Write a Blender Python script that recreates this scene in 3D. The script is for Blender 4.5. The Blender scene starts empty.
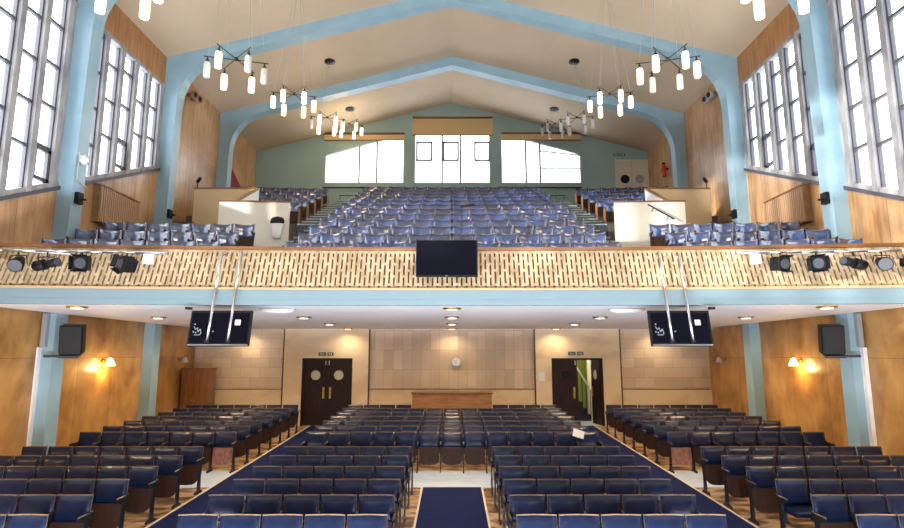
import bpy, math, random
from mathutils import Vector, Matrix
random.seed(7)
C = bpy.context.scene.collection
PI = math.pi
H = 2.22                      # eye height over the rear floor; heights called Z below are relative to the eye
XW = 8.32
FR = (-0.05, 3.91, 7.87, 11.83, 15.79, 19.75)    # portal frames
YG, YB = 23.7, 18.97          # gallery gable wall, stalls back wall
def floor_z(y): return -.36 + .03*(y-6.95)

# ------------------------------------------------------------------ materials
def mat(name, col, rough=.5, metal=0, emit=None, es=0, spec=.5, coat=0):
    m = bpy.data.materials.new(name); m.use_nodes = True
    b = m.node_tree.nodes['Principled BSDF']
    b.inputs['Base Color'].default_value = (*col, 1); b.inputs['Roughness'].default_value = rough
    b.inputs['Metallic'].default_value = metal; b.inputs['Specular IOR Level'].default_value = spec
    b.inputs['Coat Weight'].default_value = coat
    if emit: b.inputs['Emission Color'].default_value = (*emit, 1); b.inputs['Emission Strength'].default_value = es
    return m
def nodes(m):
    nt = m.node_tree; return nt, nt.nodes['Principled BSDF']
def add(nt, t, **kw):
    n = nt.nodes.new(t)
    for k, v in kw.items(): setattr(n, k, v)
    return n
def vec_swizzle(nt, order, src=None):
    tc = add(nt, 'ShaderNodeTexCoord'); sp = add(nt, 'ShaderNodeSeparateXYZ'); cb = add(nt, 'ShaderNodeCombineXYZ')
    nt.links.new(tc.outputs['Object'], sp.inputs[0])
    for i, a in enumerate(order): nt.links.new(sp.outputs[a], cb.inputs[i])
    return cb.outputs[0]
def scale_vec(nt, v, s):
    mp = add(nt, 'ShaderNodeMapping'); mp.inputs['Scale'].default_value = s; nt.links.new(v, mp.inputs[0]); return mp.outputs[0]
def ramp(nt, fac, stops):
    r = add(nt, 'ShaderNodeValToRGB'); e = r.color_ramp.elements
    while len(e) < len(stops): e.new(.5)
    for k, (p, c) in enumerate(stops): e[k].position = p; e[k].color = (*c, 1)
    nt.links.new(fac, r.inputs[0]); return r.outputs[0]
def noisy(name, c1, c2, order=('X','Y','Z'), sc=(1,1,1), rough=.5, detail=4, lo=.35, hi=.65, metal=0, coat=0, spec=.5):
    m = mat(name, c1, rough, metal, coat=coat, spec=spec); nt, b = nodes(m)
    v = scale_vec(nt, vec_swizzle(nt, order), sc)
    n = add(nt, 'ShaderNodeTexNoise'); n.inputs['Scale'].default_value = 1; n.inputs['Detail'].default_value = detail
    nt.links.new(v, n.inputs['Vector'])
    nt.links.new(ramp(nt, n.outputs['Fac'], [(lo, c1), (hi, c2)]), b.inputs['Base Color'])
    return m
def wood_panels(name, c1, c2, order, bw, bh, rough=.35, grain=(3, 14, .5), offs=0, joint=.004, phase=(0,0), jc=(.12,.06,.02), coat=.2):
    """varnished ply sheets: grain noise, each sheet its own tone, dark joint lines"""
    m = mat(name, c1, rough, coat=coat); nt, b = nodes(m)
    v = vec_swizzle(nt, order)
    mp = add(nt, 'ShaderNodeMapping'); mp.inputs['Location'].default_value = (phase[0], phase[1], 0); nt.links.new(v, mp.inputs[0])
    bt = add(nt, 'ShaderNodeTexBrick'); bt.offset = offs; bt.squash = 1
    for k, val in (('Scale',1),('Mortar Size',joint),('Mortar Smooth',.3),('Bias',0),('Brick Width',bw),('Row Height',bh)): bt.inputs[k].default_value = val
    bt.inputs['Color1'].default_value = (.78,.78,.78,1); bt.inputs['Color2'].default_value = (1,1,1,1); bt.inputs['Mortar'].default_value = (*jc,1)
    nt.links.new(mp.outputs[0], bt.inputs['Vector'])
    n = add(nt, 'ShaderNodeTexNoise'); n.inputs['Scale'].default_value = 1; n.inputs['Detail'].default_value = 6; n.inputs['Distortion'].default_value = .6
    nt.links.new(scale_vec(nt, v, grain), n.inputs['Vector'])
    n2 = add(nt, 'ShaderNodeTexNoise'); n2.inputs['Scale'].default_value = .9; n2.inputs['Detail'].default_value = 3
    nt.links.new(v, n2.inputs['Vector'])
    mx = add(nt, 'ShaderNodeMix', data_type='FLOAT'); mx.inputs[0].default_value = .5
    nt.links.new(n.outputs['Fac'], mx.inputs[2]); nt.links.new(n2.outputs['Fac'], mx.inputs[3])
    col = ramp(nt, mx.outputs[0], [(.36, c1), (.62, c2)])
    mu = add(nt, 'ShaderNodeMix', data_type='RGBA', blend_type='MULTIPLY'); mu.inputs[0].default_value = 1
    nt.links.new(col, mu.inputs[6]); nt.links.new(bt.outputs['Color'], mu.inputs[7])
    nt.links.new(mu.outputs[2], b.inputs['Base Color'])
    return m

M = {}
M['wall_wood'] = wood_panels('varnished ply wall', (.27,.12,.03), (.66,.37,.12), ('Y','Z','X'), 1.32, 2.4, .3, (2.0, 1.1, 1), phase=(.1, 0.24))
M['gal_wood'] = wood_panels('pale varnished ply', (.34,.165,.055), (.60,.375,.19), ('Y','Z','X'), .99, 9.0, .35, (9, .9, 1), phase=(.1, 0.3), coat=.1)
M['head_wood'] = wood_panels('dark ply frieze', (.26,.11,.035), (.47,.24,.09), ('Y','Z','X'), .66, 9.0, .45, (9, .9, 1), phase=(.1, 0.3), coat=0)
M['blue'] = noisy('pale blue paint', (.23,.375,.46), (.27,.42,.505), sc=(2,2,2), rough=.4)
M['gable'] = noisy('sage green plaster', (.26,.375,.36), (.31,.43,.42), sc=(.5,.5,.5), rough=.8)
M['ceil'] = noisy('buff ceiling plaster', (.50,.405,.29), (.56,.455,.335), sc=(.5,.4,1), rough=.9, spec=.2)
M['soffit'] = noisy('off white soffit', (.84,.86,.93), (.88,.90,.96), sc=(.4,.4,1), rough=.6)
M['rear'] = noisy('buff back wall plaster', (.70,.54,.35), (.78,.64,.44), ('X','Z','Y'), (.7,1.2,1), rough=.7, lo=.42, hi=.5)
def tile_mat(name, bw, bh, offs, ph):
    m = wood_panels(name, (.68,.53,.38), (.78,.65,.50), ('X','Z','Y'), bw, bh, .75, (.7,1.1,1), offs, .006, ph, (.62,.58,.5), 0); return m
M['tile'] = tile_mat('acoustic tile centre', .30, .62, 0, (.1,.1)); M['tile2'] = tile_mat('acoustic tile sides', .62, .31, .5, (0,.05))
M['shade_joint'] = mat('dark groove', (.07,.045,.03), .6)
M['floor'] = noisy('worn floorboards', (.13,.055,.02), (.58,.38,.19), sc=(3.2,5.5,1), rough=.3, detail=5, lo=.42, hi=.58, coat=.3)
M['vinyl_strip'] = noisy('pale blue grey floor strip', (.46,.53,.62), (.54,.61,.70), sc=(3,8,1), rough=.4)
M['carpet'] = noisy('navy carpet', (.007,.011,.05), (.012,.019,.08), sc=(40,40,1), rough=.95, spec=.1)
M['trimw'] = mat('pale carpet edging', (.7,.58,.45), .5)
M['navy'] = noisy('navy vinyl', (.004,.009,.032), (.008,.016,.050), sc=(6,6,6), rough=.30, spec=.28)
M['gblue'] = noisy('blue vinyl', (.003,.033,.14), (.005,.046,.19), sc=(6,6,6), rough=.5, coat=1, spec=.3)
M['gblue'].node_tree.nodes['Principled BSDF'].inputs['Coat Roughness'].default_value = .13
M['gblue'].node_tree.nodes['Principled BSDF'].inputs['Coat IOR'].default_value = 2.3
M['board'] = noisy('brown seat plywood', (.030,.013,.009), (.050,.021,.013), ('X','Z','Y'), (20,2,1), rough=.5, spec=.2)
M['board_glare'] = noisy('scuffed red brown ply lightened for glare', (.22,.085,.06), (.38,.17,.13), ('X','Z','Y'), (14,9,1), rough=.4)  # worn board, its lighter colour stands in for sun and glare
M['shell'] = noisy('plywood back edge', (.14,.085,.05), (.22,.135,.075), sc=(10,10,10), rough=.4)
M['iron'] = mat('dark cast iron', (.010,.010,.012), .45, spec=.3)
M['arm'] = mat('wooden armrest', (.12,.08,.05), .35)
M['endply'] = noisy('brown end panel', (.28,.12,.03), (.42,.20,.06), ('Y','Z','X'), (20,3,1), rough=.35)
M['slat'] = noisy('pale slat timber', (.38,.275,.15), (.60,.465,.29), sc=(9,9,2), rough=.45)
M['rail'] = noisy('brown handrail timber', (.17,.07,.025), (.27,.125,.05), sc=(1,12,12), rough=.35)
M['fascia'] = mat('pale blue fascia paint', (.185,.27,.305), .45)
M['cream'] = mat('cream gloss panel', (.80,.76,.64), .3)
M['tan'] = mat('tan gloss panel', (.50,.36,.19), .3)
M['white'] = mat('white paint', (.80,.80,.80), .4)
M['mull'] = noisy('weathered grey mullion', (.20,.20,.22), (.36,.355,.35), sc=(4,4,1.5), rough=.7)
M['steel'] = mat('dark window steel', (.06,.06,.075), .5)
M['black'] = mat('matt black', (.008,.008,.009), .5, spec=.2)
M['screen'] = mat('black screen glass', (.004,.004,.008), .3, spec=.04)
M['chrome'] = mat('brushed steel', (.62,.63,.66), .3, 1)
M['brass'] = mat('brass', (.55,.36,.10), .3, 1)
M['grey'] = mat('grey metal', (.30,.31,.33), .5)
M['door'] = noisy('dark brown door', (.016,.007,.006), (.028,.011,.009), ('X','Z','Y'), (25,2,1), rough=.45, spec=.2)
M['door_cream'] = mat('cream door', (.62,.56,.45), .5)
M['port'] = mat('frosted porthole glass', (.50,.50,.36), .25)
M['oak'] = noisy('brown cabinet wood', (.28,.13,.06), (.38,.20,.10), ('X','Z','Y'), (3,12,1), rough=.4)
M['oakd'] = noisy('red brown cupboard wood', (.16,.06,.02), (.25,.10,.035), ('X','Z','Y'), (12,2,1), rough=.35)
M['blind'] = mat('tan roller blind', (.62,.44,.22), .8)
M['rad'] = noisy('brown slat casing', (.24,.13,.06), (.34,.20,.10), sc=(5,5,5), rough=.5)
M['radslat'] = mat('pale brown casing slat', (.42,.27,.16), .5)
M['step'] = mat('grey blue stair vinyl', (.04,.052,.065), .4)
M['nosing'] = mat('pale teal step nosing', (.35,.47,.50), .35)
M['terr'] = mat('dark gallery floor', (.07,.055,.05), .6)
M['teal'] = mat('teal dado', (.33,.48,.46), .5)
M['red'] = mat('extinguisher red', (.5,.02,.02), .3)
M['maroon'] = mat('maroon cloth', (.20,.015,.03), .8)
M['green'] = mat('exit sign green', (.01,.10,.06), .4)
M['paper'] = mat('white paper', (.8,.8,.8), .6)
M['lime'] = mat('yellow green stair wall', (.36,.42,.08), .6)
M['creamwall'] = mat('cream stair wall', (.80,.80,.62), .6)
M['lit'] = mat('lit opal glass', (1,.9,.7), .4, emit=(1,.78,.44), es=2.6)
M['unlit'] = noisy('unlit opal glass', (.40,.40,.38), (.55,.54,.51), sc=(30,30,60), rough=.3)
M['glow'] = mat('lit sconce glass', (1,.9,.6), .4, emit=(1,.66,.25), es=22)
M['down'] = mat('lit downlight', (1,.9,.7), .4, emit=(1,.75,.42), es=5)
M['stage'] = noisy('stage boards', (.2,.1,.05), (.3,.16,.08), sc=(1,8,1), rough=.4)
M['lens'] = mat('lantern lens', (.06,.065,.08), .35)

g = bpy.data.materials.new('window glass'); g.use_nodes = True; nt = g.node_tree
for n in list(nt.nodes): nt.nodes.remove(n)
o_ = add(nt, 'ShaderNodeOutputMaterial'); mx_ = add(nt, 'ShaderNodeMixShader'); tr = add(nt, 'ShaderNodeBsdfTransparent'); gl = add(nt, 'ShaderNodeBsdfGlossy')
tr.inputs[0].default_value = (.96,.97,1,1); gl.inputs['Roughness'].default_value = .08; mx_.inputs[0].default_value = .06
nt.links.new(tr.outputs[0], mx_.inputs[1]); nt.links.new(gl.outputs[0], mx_.inputs[2]); nt.links.new(mx_.outputs[0], o_.inputs[0])
M['glass'] = g

# ------------------------------------------------------------------ mesh helpers
class MB:
    def __init__(s): s.v = []; s.f = []; s.m = []
    def poly(s, pts, faces, mi=0):
        n = len(s.v); s.v += [tuple(p) for p in pts]
        for f in faces: s.f.append([n+i for i in f]); s.m.append(mi)
        return s
    def box(s, x0, x1, y0, y1, z0, z1, mi=0):
        if x0 > x1: x0, x1 = x1, x0
        if y0 > y1: y0, y1 = y1, y0
        if z0 > z1: z0, z1 = z1, z0
        p = [(x0,y0,z0),(x1,y0,z0),(x1,y1,z0),(x0,y1,z0),(x0,y0,z1),(x1,y0,z1),(x1,y1,z1),(x0,y1,z1)]
        return s.poly(p, [(0,3,2,1),(4,5,6,7),(0,1,5,4),(1,2,6,5),(2,3,7,6),(3,0,4,7)], mi)
    def prism(s, pts, axis, a0, a1, mi=0):
        """outline (u,v) extruded along axis: X -> (y,z), Y -> (x,z), Z -> (x,y)"""
        def P(u, v, a): return {'X': (a,u,v), 'Y': (u,a,v), 'Z': (u,v,a)}[axis]
        n = len(pts); q = [P(u,v,a0) for u,v in pts] + [P(u,v,a1) for u,v in pts]
        return s.poly(q, [tuple(range(n))[::-1], tuple(range(n,2*n))] + [(i,(i+1)%n,n+(i+1)%n,n+i) for i in range(n)], mi)
    def tube(s, a, b, r, n=8, mi=0, r2=None, cap=True):
        a, b = Vector(a), Vector(b); d = (b-a).normalized()
        u = d.orthogonal().normalized(); w = d.cross(u); r2 = r if r2 is None else r2
        q = [a + r*(math.cos(2*PI*i/n)*u + math.sin(2*PI*i/n)*w) for i in range(n)] + [b + r2*(math.cos(2*PI*i/n)*u + math.sin(2*PI*i/n)*w) for i in range(n)]
        f = [(i,(i+1)%n,n+(i+1)%n,n+i) for i in range(n)]
        if cap: f += [tuple(range(n))[::-1], tuple(range(n,2*n))]
        return s.poly(q, f, mi)
    def lathe(s, prof, c=(0,0,0), n=16, mi=0):
        q = []; f = []
        for r, z in prof: q += [(c[0]+r*math.cos(2*PI*i/n), c[1]+r*math.sin(2*PI*i/n), c[2]+z) for i in range(n)]
        for k in range(len(prof)-1): f += [(k*n+i, k*n+(i+1)%n, (k+1)*n+(i+1)%n, (k+1)*n+i) for i in range(n)]
        f += [tuple(range(n))[::-1], tuple(range((len(prof)-1)*n, len(prof)*n))]
        return s.poly(q, f, mi)
    def obox(s, c, sx, sy, sz, rot, mi=0):
        n = len(s.v); s.box(-sx/2,sx/2,-sy/2,sy/2,-sz/2,sz/2,mi)
        for i in range(n, len(s.v)): s.v[i] = tuple(rot @ Vector(s.v[i]) + Vector(c))
        return s
    def build(s, name, mats, parent=None, smooth=False, bevel=0, loc=None):
        me = bpy.data.meshes.new(name); me.from_pydata(s.v, [], s.f)
        for m in (mats if isinstance(mats, (list,tuple)) else [mats]): me.materials.append(M[m] if isinstance(m, str) else m)
        me.polygons.foreach_set('material_index', s.m)
        import bmesh
        bm = bmesh.new(); bm.from_mesh(me); bmesh.ops.recalc_face_normals(bm, faces=bm.faces)
        if bevel: bmesh.ops.bevel(bm, geom=bm.edges[:], offset=bevel, segments=1, affect='EDGES', clamp_overlap=True)
        bm.to_mesh(me); bm.free()
        if smooth: me.polygons.foreach_set('use_smooth', [True]*len(me.polygons))
        o = bpy.data.objects.new(name, me); C.objects.link(o)
        if parent: o.parent = parent
        if loc: o.location = loc
        return o
def tag(o, label=None, cat=None, group=None, kind=None):
    if label: o['label'] = label
    if cat: o['category'] = cat
    if group: o['group'] = group
    if kind: o['kind'] = kind
    return o
def empty(name, loc=(0,0,0), rz=0, label=None, cat=None, group=None):
    o = bpy.data.objects.new(name, None); o.empty_display_size = .1; C.objects.link(o)
    o.location = loc; o.rotation_euler = (0,0,rz); return tag(o, label, cat, group)
def struct(o, label=None): o['kind'] = 'structure'; return tag(o, label)
def dup(root, loc, rz=0, label=None, group=None):
    def cp(o, par):
        c = o.copy(); C.objects.link(c); c.parent = par
        for ch in kids.get(o.name, ()): cp(ch, c)
        return c
    kids = {}
    for o in all_children(root): kids.setdefault(o.parent.name, []).append(o)
    r = cp(root, None); r.location = loc; r.rotation_euler = (0,0,rz)
    return tag(r, label, None, group)
CH = {}
def all_children(root):
    if root.name not in CH:
        CH[root.name] = list(root.children_recursive)
    return CH[root.name]

# ------------------------------------------------------------------ shell
CZ = lambda x, e=0: H + 8.58 + e + (XW-abs(x))*.265          # ceiling height
b = MB(); b.prism([(-3.2, floor_z(-3.2)),(YB+.01, floor_z(YB)),(YB+.01,-1.2),(-3.2,-1.2)], 'X', -XW, XW)
struct(b.build('floor', 'floor'), 'worn wooden auditorium floor')
def strip(x0, x1, y0, y1, t, base=0):
    b = MB(); b.prism([(y0,floor_z(y0)+base),(y1,floor_z(y1)+base),(y1,floor_z(y1)+base+t),(y0,floor_z(y0)+base+t)], 'X', x0, x1); return b
tag(strip(-8.0, 8.0, 11.35, 12.72, .006).build('floor_strip', 'vinyl_strip'), 'pale blue grey vinyl strip crossing the stalls floor', 'flooring')
tag(strip(-.54, .54, 3.1, 11.34, .012).build('carpet_runner', 'carpet'), 'navy carpet runner up the centre aisle', 'carpet')
for sx, nm in ((-1,'left'),(1,'right')):
    r = empty('carpet_runner', (0,0,0), 0, 'long navy carpet runner along the %s side aisle to the doors' % nm, 'carpet')
    a, c_ = sorted((sx*3.22, sx*4.46))
    strip(a, c_, 3.1, 18.9, .012, .007).build('pile', 'carpet', r)
    e0, e1 = sorted((sx*4.46, sx*4.50)); strip(e0, e1, 3.1, 18.9, .014, .007).build('edge_strip', 'trimw', r)
for sx in (-1,1):
    a, c_ = sorted((sx*.54, sx*.575)); 
    tag(strip(a, c_, 3.1, 11.34, .012).build('edge_strip', 'trimw'), 'pale edging strip on the %s side of the centre carpet' % ('left' if sx<0 else 'right'), 'trim')
b = MB().box(-XW, XW, -3.2, 3.0, -.7, .42)
struct(b.build('floor', 'stage'), 'wooden stage floor')
for sx, nm in ((-1,'left'),(1,'right')):
    b = MB(); b.prism([(sx*XW, CZ(XW)),(sx*(XW+.25), CZ(XW)),(sx*(XW+.25), CZ(XW)+.3),(0, CZ(0)+.3),(0, CZ(0))], 'Y', -3.4, YG+.2)
    struct(b.build('ceiling', 'ceil'), 'sloping buff ceiling, %s half' % nm)
# side walls: windows in the bays up to frame A..B, solid timber beyond
SILL = lambda y: max(3.96+.43*(y-12.87), 2.55)
WT = 7.70
for sx, nm in ((-1,'left'),(1,'right')):
    x0, x1 = sx*XW, sx*(XW+.18)
    yk = 12.87 + (2.55-3.96)/.43
    b = MB()
    b.prism([(-3.2,-1.2),(YG+.15,-1.2),(YG+.15,H+.98),(-3.2,H+.98)], 'X', x0, x1)     # lower, under the gallery line
    w = struct(b.build('wall_'+nm, 'wall_wood'), 'varnished plywood %s wall' % nm)
    b = MB()
    b.prism([(-3.2,H+.98),(15.79,H+.98),(15.79,H+SILL(15.79)),(yk,H+SILL(yk)),(-3.2,H+2.55)], 'X', x0, x1)
    b.prism([(15.79,H+.98),(YG+.15,H+.98),(YG+.15,H+8.62),(15.79,H+8.62)], 'X', x0, x1)
    struct(b.build('wall_'+nm, 'gal_wood'), 'pale timber panelling of the %s gallery wall' % nm)
    b = MB(); b.prism([(-3.2,H+WT),(15.79,H+WT),(15.79,H+8.62),(-3.2,H+8.62)], 'X', x0, x1)
    b.prism([(-3.2,H+2.5),(-.05,H+2.5),(-.05,H+WT),(-3.2,H+WT)], 'X', x0, x1)
    struct(b.build('wall_'+nm, 'head_wood'), 'dark timber frieze above the %s windows' % nm)
b = MB(); b.box(-XW-.2, XW+.2, -3.4, -3.2, -1.2, H+4.2); b.box(-XW-.2, -2.8, -3.4, -3.2, H+4.2, H+11); b.box(2.8, XW+.2, -3.4, -3.2, H+4.2, H+11); b.box(-2.8, 2.8, -3.4, -3.2, H+9.6, H+11)
struct(b.build('wall_stage', 'gal_wood'), 'panelled wall behind the stage')
r = empty('window_20', (0,-3.3,H+4.2)); struct(r, 'tall high window added behind the stage to light the hall')  # added window out of view, put in for front light and seat sheen
b = MB()
for k in range(5): b.box(-2.8+1.4*k-.06 if k else -2.8, -2.8+1.4*k+.06 if k < 4 else 2.8, -.09, .09, 0, 5.4)
b.build('mullion','mull',r); b = MB()
for z in (0,1.3,2.6,3.9,5.3): b.box(-2.8,2.8,-.05,.05,z,z+.08)
b.build('glazing_bar','steel',r); MB().box(-2.8,2.8,-.004,.004,0,5.4).build('window_pane','glass',r)
# gable wall round its three windows (outlines in x, Z)
WIN = {'L': [(-5.40,7.19),(-2.05,7.19),(-2.05,9.38),(-5.40,8.42)], 'C': [(-1.60,7.19),(1.62,7.19),(1.62,10.0),(-1.60,10.0)], 'R': [(2.10,7.19),(5.48,7.19),(5.48,8.48),(2.10,9.42)]}
b = MB(); y0, y1 = YG, YG+.2
b.box(-XW-.1, XW+.1, y0, y1, H+3.5, H+7.19)
def gp(pts): b.prism([(x,H+z) for x, z in pts], 'Y', y0, y1)
rz = lambda x: 8.60+(XW-abs(x))*.265
for xa, xb in ((-XW-.1,-5.40),(-2.05,-1.60),(1.62,2.10),(5.48,XW+.1)): gp([(xa,7.19),(xb,7.19),(xb,rz(xb)),(xa,rz(xa))])
gp([(-5.40,8.42),(-2.05,9.38),(-2.05,rz(2.05)),(-5.40,rz(5.40))]); gp([(2.10,9.42),(5.48,8.48),(5.48,rz(5.48)),(2.10,rz(2.10))])
gp([(-1.60,10.0),(1.62,10.0),(1.62,rz(1.62)),(0,rz(0)),(-1.60,rz(1.60))])
struct(b.build('wall_back', 'gable'), 'sage green gable wall behind the gallery')
wn = 0
def bar(b, p, q, y, t=.05, d=.07, mi=0):
    p, q = Vector((p[0],y,H+p[1])), Vector((q[0],y,H+q[1])); dv = q-p; L = dv.length; a = math.atan2(dv.z, dv.x)
    b.obox((p+q)/2, L+t*.6, d, t, Matrix.Rotation(-a, 3, 'Y'), mi)
for key, lab in (('L','left gable window with sloping head'),('C','tall centre gable window with three small vents'),('R','right gable window with sloping head')):
    wn += 1; pts = WIN[key]; r = empty('window_%d' % wn, (0,0,0)); struct(r, lab)
    f = MB()
    for i in range(4): bar(f, pts[i], pts[(i+1)%4], YG+.10, .08, .1)
    f.build('window_frame', 'white', r)
    mu = MB()
    top = lambda x: pts[3][1]+(pts[2][1]-pts[3][1])*(x-pts[3][0])/(pts[2][0]-pts[3][0])
    for x in {'L': (-3.95,-3.2), 'C': (-.42,.36), 'R': (3.15,3.75)}[key]: bar(mu, (x,7.2), (x,top(x)), YG+.06, .085, .05)
    if key == 'R': bar(mu, (3.75,8.62), (5.45,8.42), YG+.06, .05); bar(mu, (3.75,7.85), (5.45,7.85), YG+.06, .05)
    if key == 'C':
        for xa in (-1.5,-.36,.98):
            for p, q in (((xa,8.2),(xa+.62,8.2)),((xa,9.0),(xa+.62,9.0)),((xa,8.2),(xa,9.0)),((xa+.62,8.2),(xa+.62,9.0))): bar(mu, p, q, YG+.05, .085)
    mu.build('mullion', 'grey', r)
    gm = MB(); gm.prism([(x,H+z) for x, z in pts], 'Y', YG+.095, YG+.103); gm.build('window_pane', 'glass', r)
for xa, xb, za, zb, lab in ((-5.45,-2.02,9.06,9.34,'narrow tan roller blind over the left gable window'),(-1.68,1.74,9.27,10.06,'deep tan roller blind half down on the centre gable window'),(2.10,5.5,9.06,9.36,'narrow tan roller blind over the right gable window')):
    r = empty('roller_blind', ((xa+xb)/2, YG-.12, H+za), 0, lab, 'blind', None)
    w = (xb-xa)/2
    MB().box(-w, w, .04, .05, 0, zb-za).build('blind_cloth', 'blind', r)
    MB().tube((-w,.02,zb-za),(w,.02,zb-za),.045,10).build('roller', 'rail', r, True)
    MB().tube((-w,.045,0),(w,.045,0),.022,8).build('bottom_bar', 'rail', r, True)
# side windows
def side_window(sx, ya, yb, idx):
    r = empty('window_%d' % idx, (0,0,0)); nm = 'left' if sx < 0 else 'right'
    struct(r)
    x = sx*(XW+.06); yk = 12.87 + (2.55-3.96)/.43
    brk = [ya] + ([yk] if ya < yk < yb else []) + [yb]
    gm = MB(); gm.prism([(y,H+SILL(y)) for y in brk]+[(yb,H+WT),(ya,H+WT)], 'X', x, x+sx*.008); gm.build('window_pane', 'glass', r)
    ms = [yb-.20-.65*k for k in range(6)]
    mu = MB(); st = MB()
    for y in ms:
        w_ = .075
        mu.prism([(y-w_,H+SILL(y-w_)),(y+w_,H+SILL(y+w_)),(y+w_,H+WT),(y-w_,H+WT)], 'X', sx*(XW-.05), sx*(XW+.14))
    mu.prism([(yb-.05,H+SILL(yb)),(yb,H+SILL(yb)),(yb,H+WT),(yb-.05,H+WT)], 'X', sx*(XW-.0), sx*(XW+.14))
    mu.build('mullion', 'mull', r)
    for k in range(5):
        a, c = ms[k+1]+.08, ms[k]-.08
        for yy in (a+.012, c-.012): st.prism([(yy-.022,H+SILL(yy)),(yy+.022,H+SILL(yy)),(yy+.022,H+WT),(yy-.022,H+WT)], 'X', sx*(XW+.02), sx*(XW+.09))
        z = SILL((a+c)/2)+.92+(.0,.14)[k%2]
        if (k + idx) % 3 == 0:      # heavier opening sash in the lowest light
            za, zb = SILL(c)+.10, z-.03
            for p in ((a,a+.09,za,zb),(c-.09,c,za,zb),(a,c,za,za+.07),(a,c,zb-.07,zb)): st.prism([(p[0],H+p[2]),(p[1],H+p[2]),(p[1],H+p[3]),(p[0],H+p[3])], 'X', sx*(XW-.0), sx*(XW+.08))
        while z < WT-.2:
            st.prism([(a,H+z-.028),(c,H+z-.028),(c,H+z+.028),(a,H+z+.028)], 'X', sx*(XW+.01), sx*(XW+.09)); z += .90
    st.build('glazing_bar', 'steel', r)
    si = MB(); ra = MB()
    for p, q in zip(brk[:-1], brk[1:]):
        si.prism([(p,H+SILL(p)-.07),(q,H+SILL(q)-.07),(q,H+SILL(q)+.01),(p,H+SILL(p)+.01)], 'X', sx*(XW-.07), sx*(XW+.1))
        ra.prism([(p,H+SILL(p)+.01),(q,H+SILL(q)+.01),(q,H+SILL(q)+.11),(p,H+SILL(p)+.11)], 'X', sx*(XW-.03), sx*(XW+.1))
    si.build('sill', 'steel', r)
    ra.prism([(ya,H+WT-.09),(yb,H+WT-.09),(yb,H+WT),(ya,H+WT)], 'X', sx*(XW-.04), sx*(XW+.12))
    ra.build('rail', 'mull', r)
    return r
for sx in (-1,1):
    for k in range(4):
        wn += 1; r = side_window(sx, FR[k]+.37, FR[k+1], wn)
        r['label'] = '%s wall window bay %s' % ('left' if sx < 0 else 'right', ('beside the stage','second from the stage','before the gallery front column','between the two near columns')[k])
# portal frames
def frame_mb(y):
    b = MB()
    inner = [(8.05,-2.9),(8.05,.8),(8.02,2.2),(7.93,7.1)]
    cx, cz = 6.68, 7.16
    for k in range(1, 8):
        a = math.radians(k*75/7); inner.append((cx+1.25*math.cos(a), cz+1.45*math.sin(a)))
    tx = 6.5; inner.append((tx, 8.23+(8.32-tx)*.265)); inner.append((0, 8.23+8.32*.265))
    outer = []
    for i, (x, z) in enumerate(inner):
        if z < 7.2: outer.append((8.32, z))
        elif i < 8: outer.append((8.32, 7.2+(8.6-7.2)*(i-3)/4.))
        else: outer.append((x if i > 10 else 8.32+(6.55-8.32)*(i-7)/(4.), None))
    outer = [(x, z if z is not None else 8.6+(8.32-x)*.265) for x, z in outer]
    for sx in (-1,1):
        for i in range(len(inner)-1):
            a, c, d, e = inner[i], inner[i+1], outer[i+1], outer[i]
            b.prism([(sx*p[0], H+p[1]) for p in (a,c,d,e)], 'Y', y, y+.37)
    return b
for k, y in enumerate(FR):
    o = frame_mb(y).build('trim_%d' % (k+1), 'blue'); struct(o, 'pale blue portal frame number %d from the stage' % (k+1))
# ------------------------------------------------------------------ gallery
CUR = .0075
def rowY(i): return 11.5+.96*i
def topZ(i): return 2.25+.39*i
YF = lambda x, y0=9.95: y0-CUR*x*x
def seatfloor(i): return topZ(i)-.82
# soffit slab, fascia
NX = 48; XS = [-8.04+16.08*i/NX for i in range(NX+1)]
def ribbon(sec, name, m, parent=None):
    """section [(dy, Z)] swept along the curved front"""
    b = MB(); n = len(sec); q = []
    for x in XS: q += [(x, YF(x)+dy, H+z) for dy, z in sec]
    f = [(i*n+j, i*n+(j+1)%n, (i+1)*n+(j+1)%n, (i+1)*n+j) for i in range(NX) for j in range(n)]
    f += [tuple(range(n)), tuple(range(NX*n, (NX+1)*n))]
    b.poly(q, f); return b.build(name, m, parent)
b = MB(); q = []
for x in XS: q += [(x, YF(x)+.12, H+.84), (x, YF(x)+.12, H+1.0), (x, YB+.16, H+1.0), (x, YB+.16, H+.84)]
b.poly(q, [(i*4+j, i*4+(j+1)%4, (i+1)*4+(j+1)%4, (i+1)*4+j) for i in range(NX) for j in range(4)] + [(0,1,2,3), tuple(range(NX*4,NX*4+4))])
struct(b.build('ceiling', 'soffit'), 'off white soffit under the gallery')
struct(ribbon([(0,.84),(.12,.84),(.12,1.10),(.0,1.10)], 'trim_7', 'fascia'), 'pale blue fascia along the gallery front')
struct(ribbon([(-.03,1.10),(.14,1.10),(.14,1.14),(-.03,1.14)], 'trim_8', 'tan'), 'thin ledge on the gallery fascia')
for z in (.93,): struct(ribbon([(-.006,z),(.0,z),(.0,z+.01),(-.006,z+.01)], 'trim_9', 'fascia'), 'thin moulding line on the gallery fascia')
bal = empty('balustrade', (0,0,0), 0, 'long curved balustrade of pale slats with brown handrail on gallery front', 'balustrade')
ribbon([(.24,1.84),(.44,1.84),(.44,1.90),(.24,1.90)], 'handrail', 'rail', bal)
ribbon([(.10,1.14),(.12,1.14),(.37,1.84),(.35,1.84)], 'backing_panel', 'rail', bal)
b = MB(); N = 190
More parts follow.
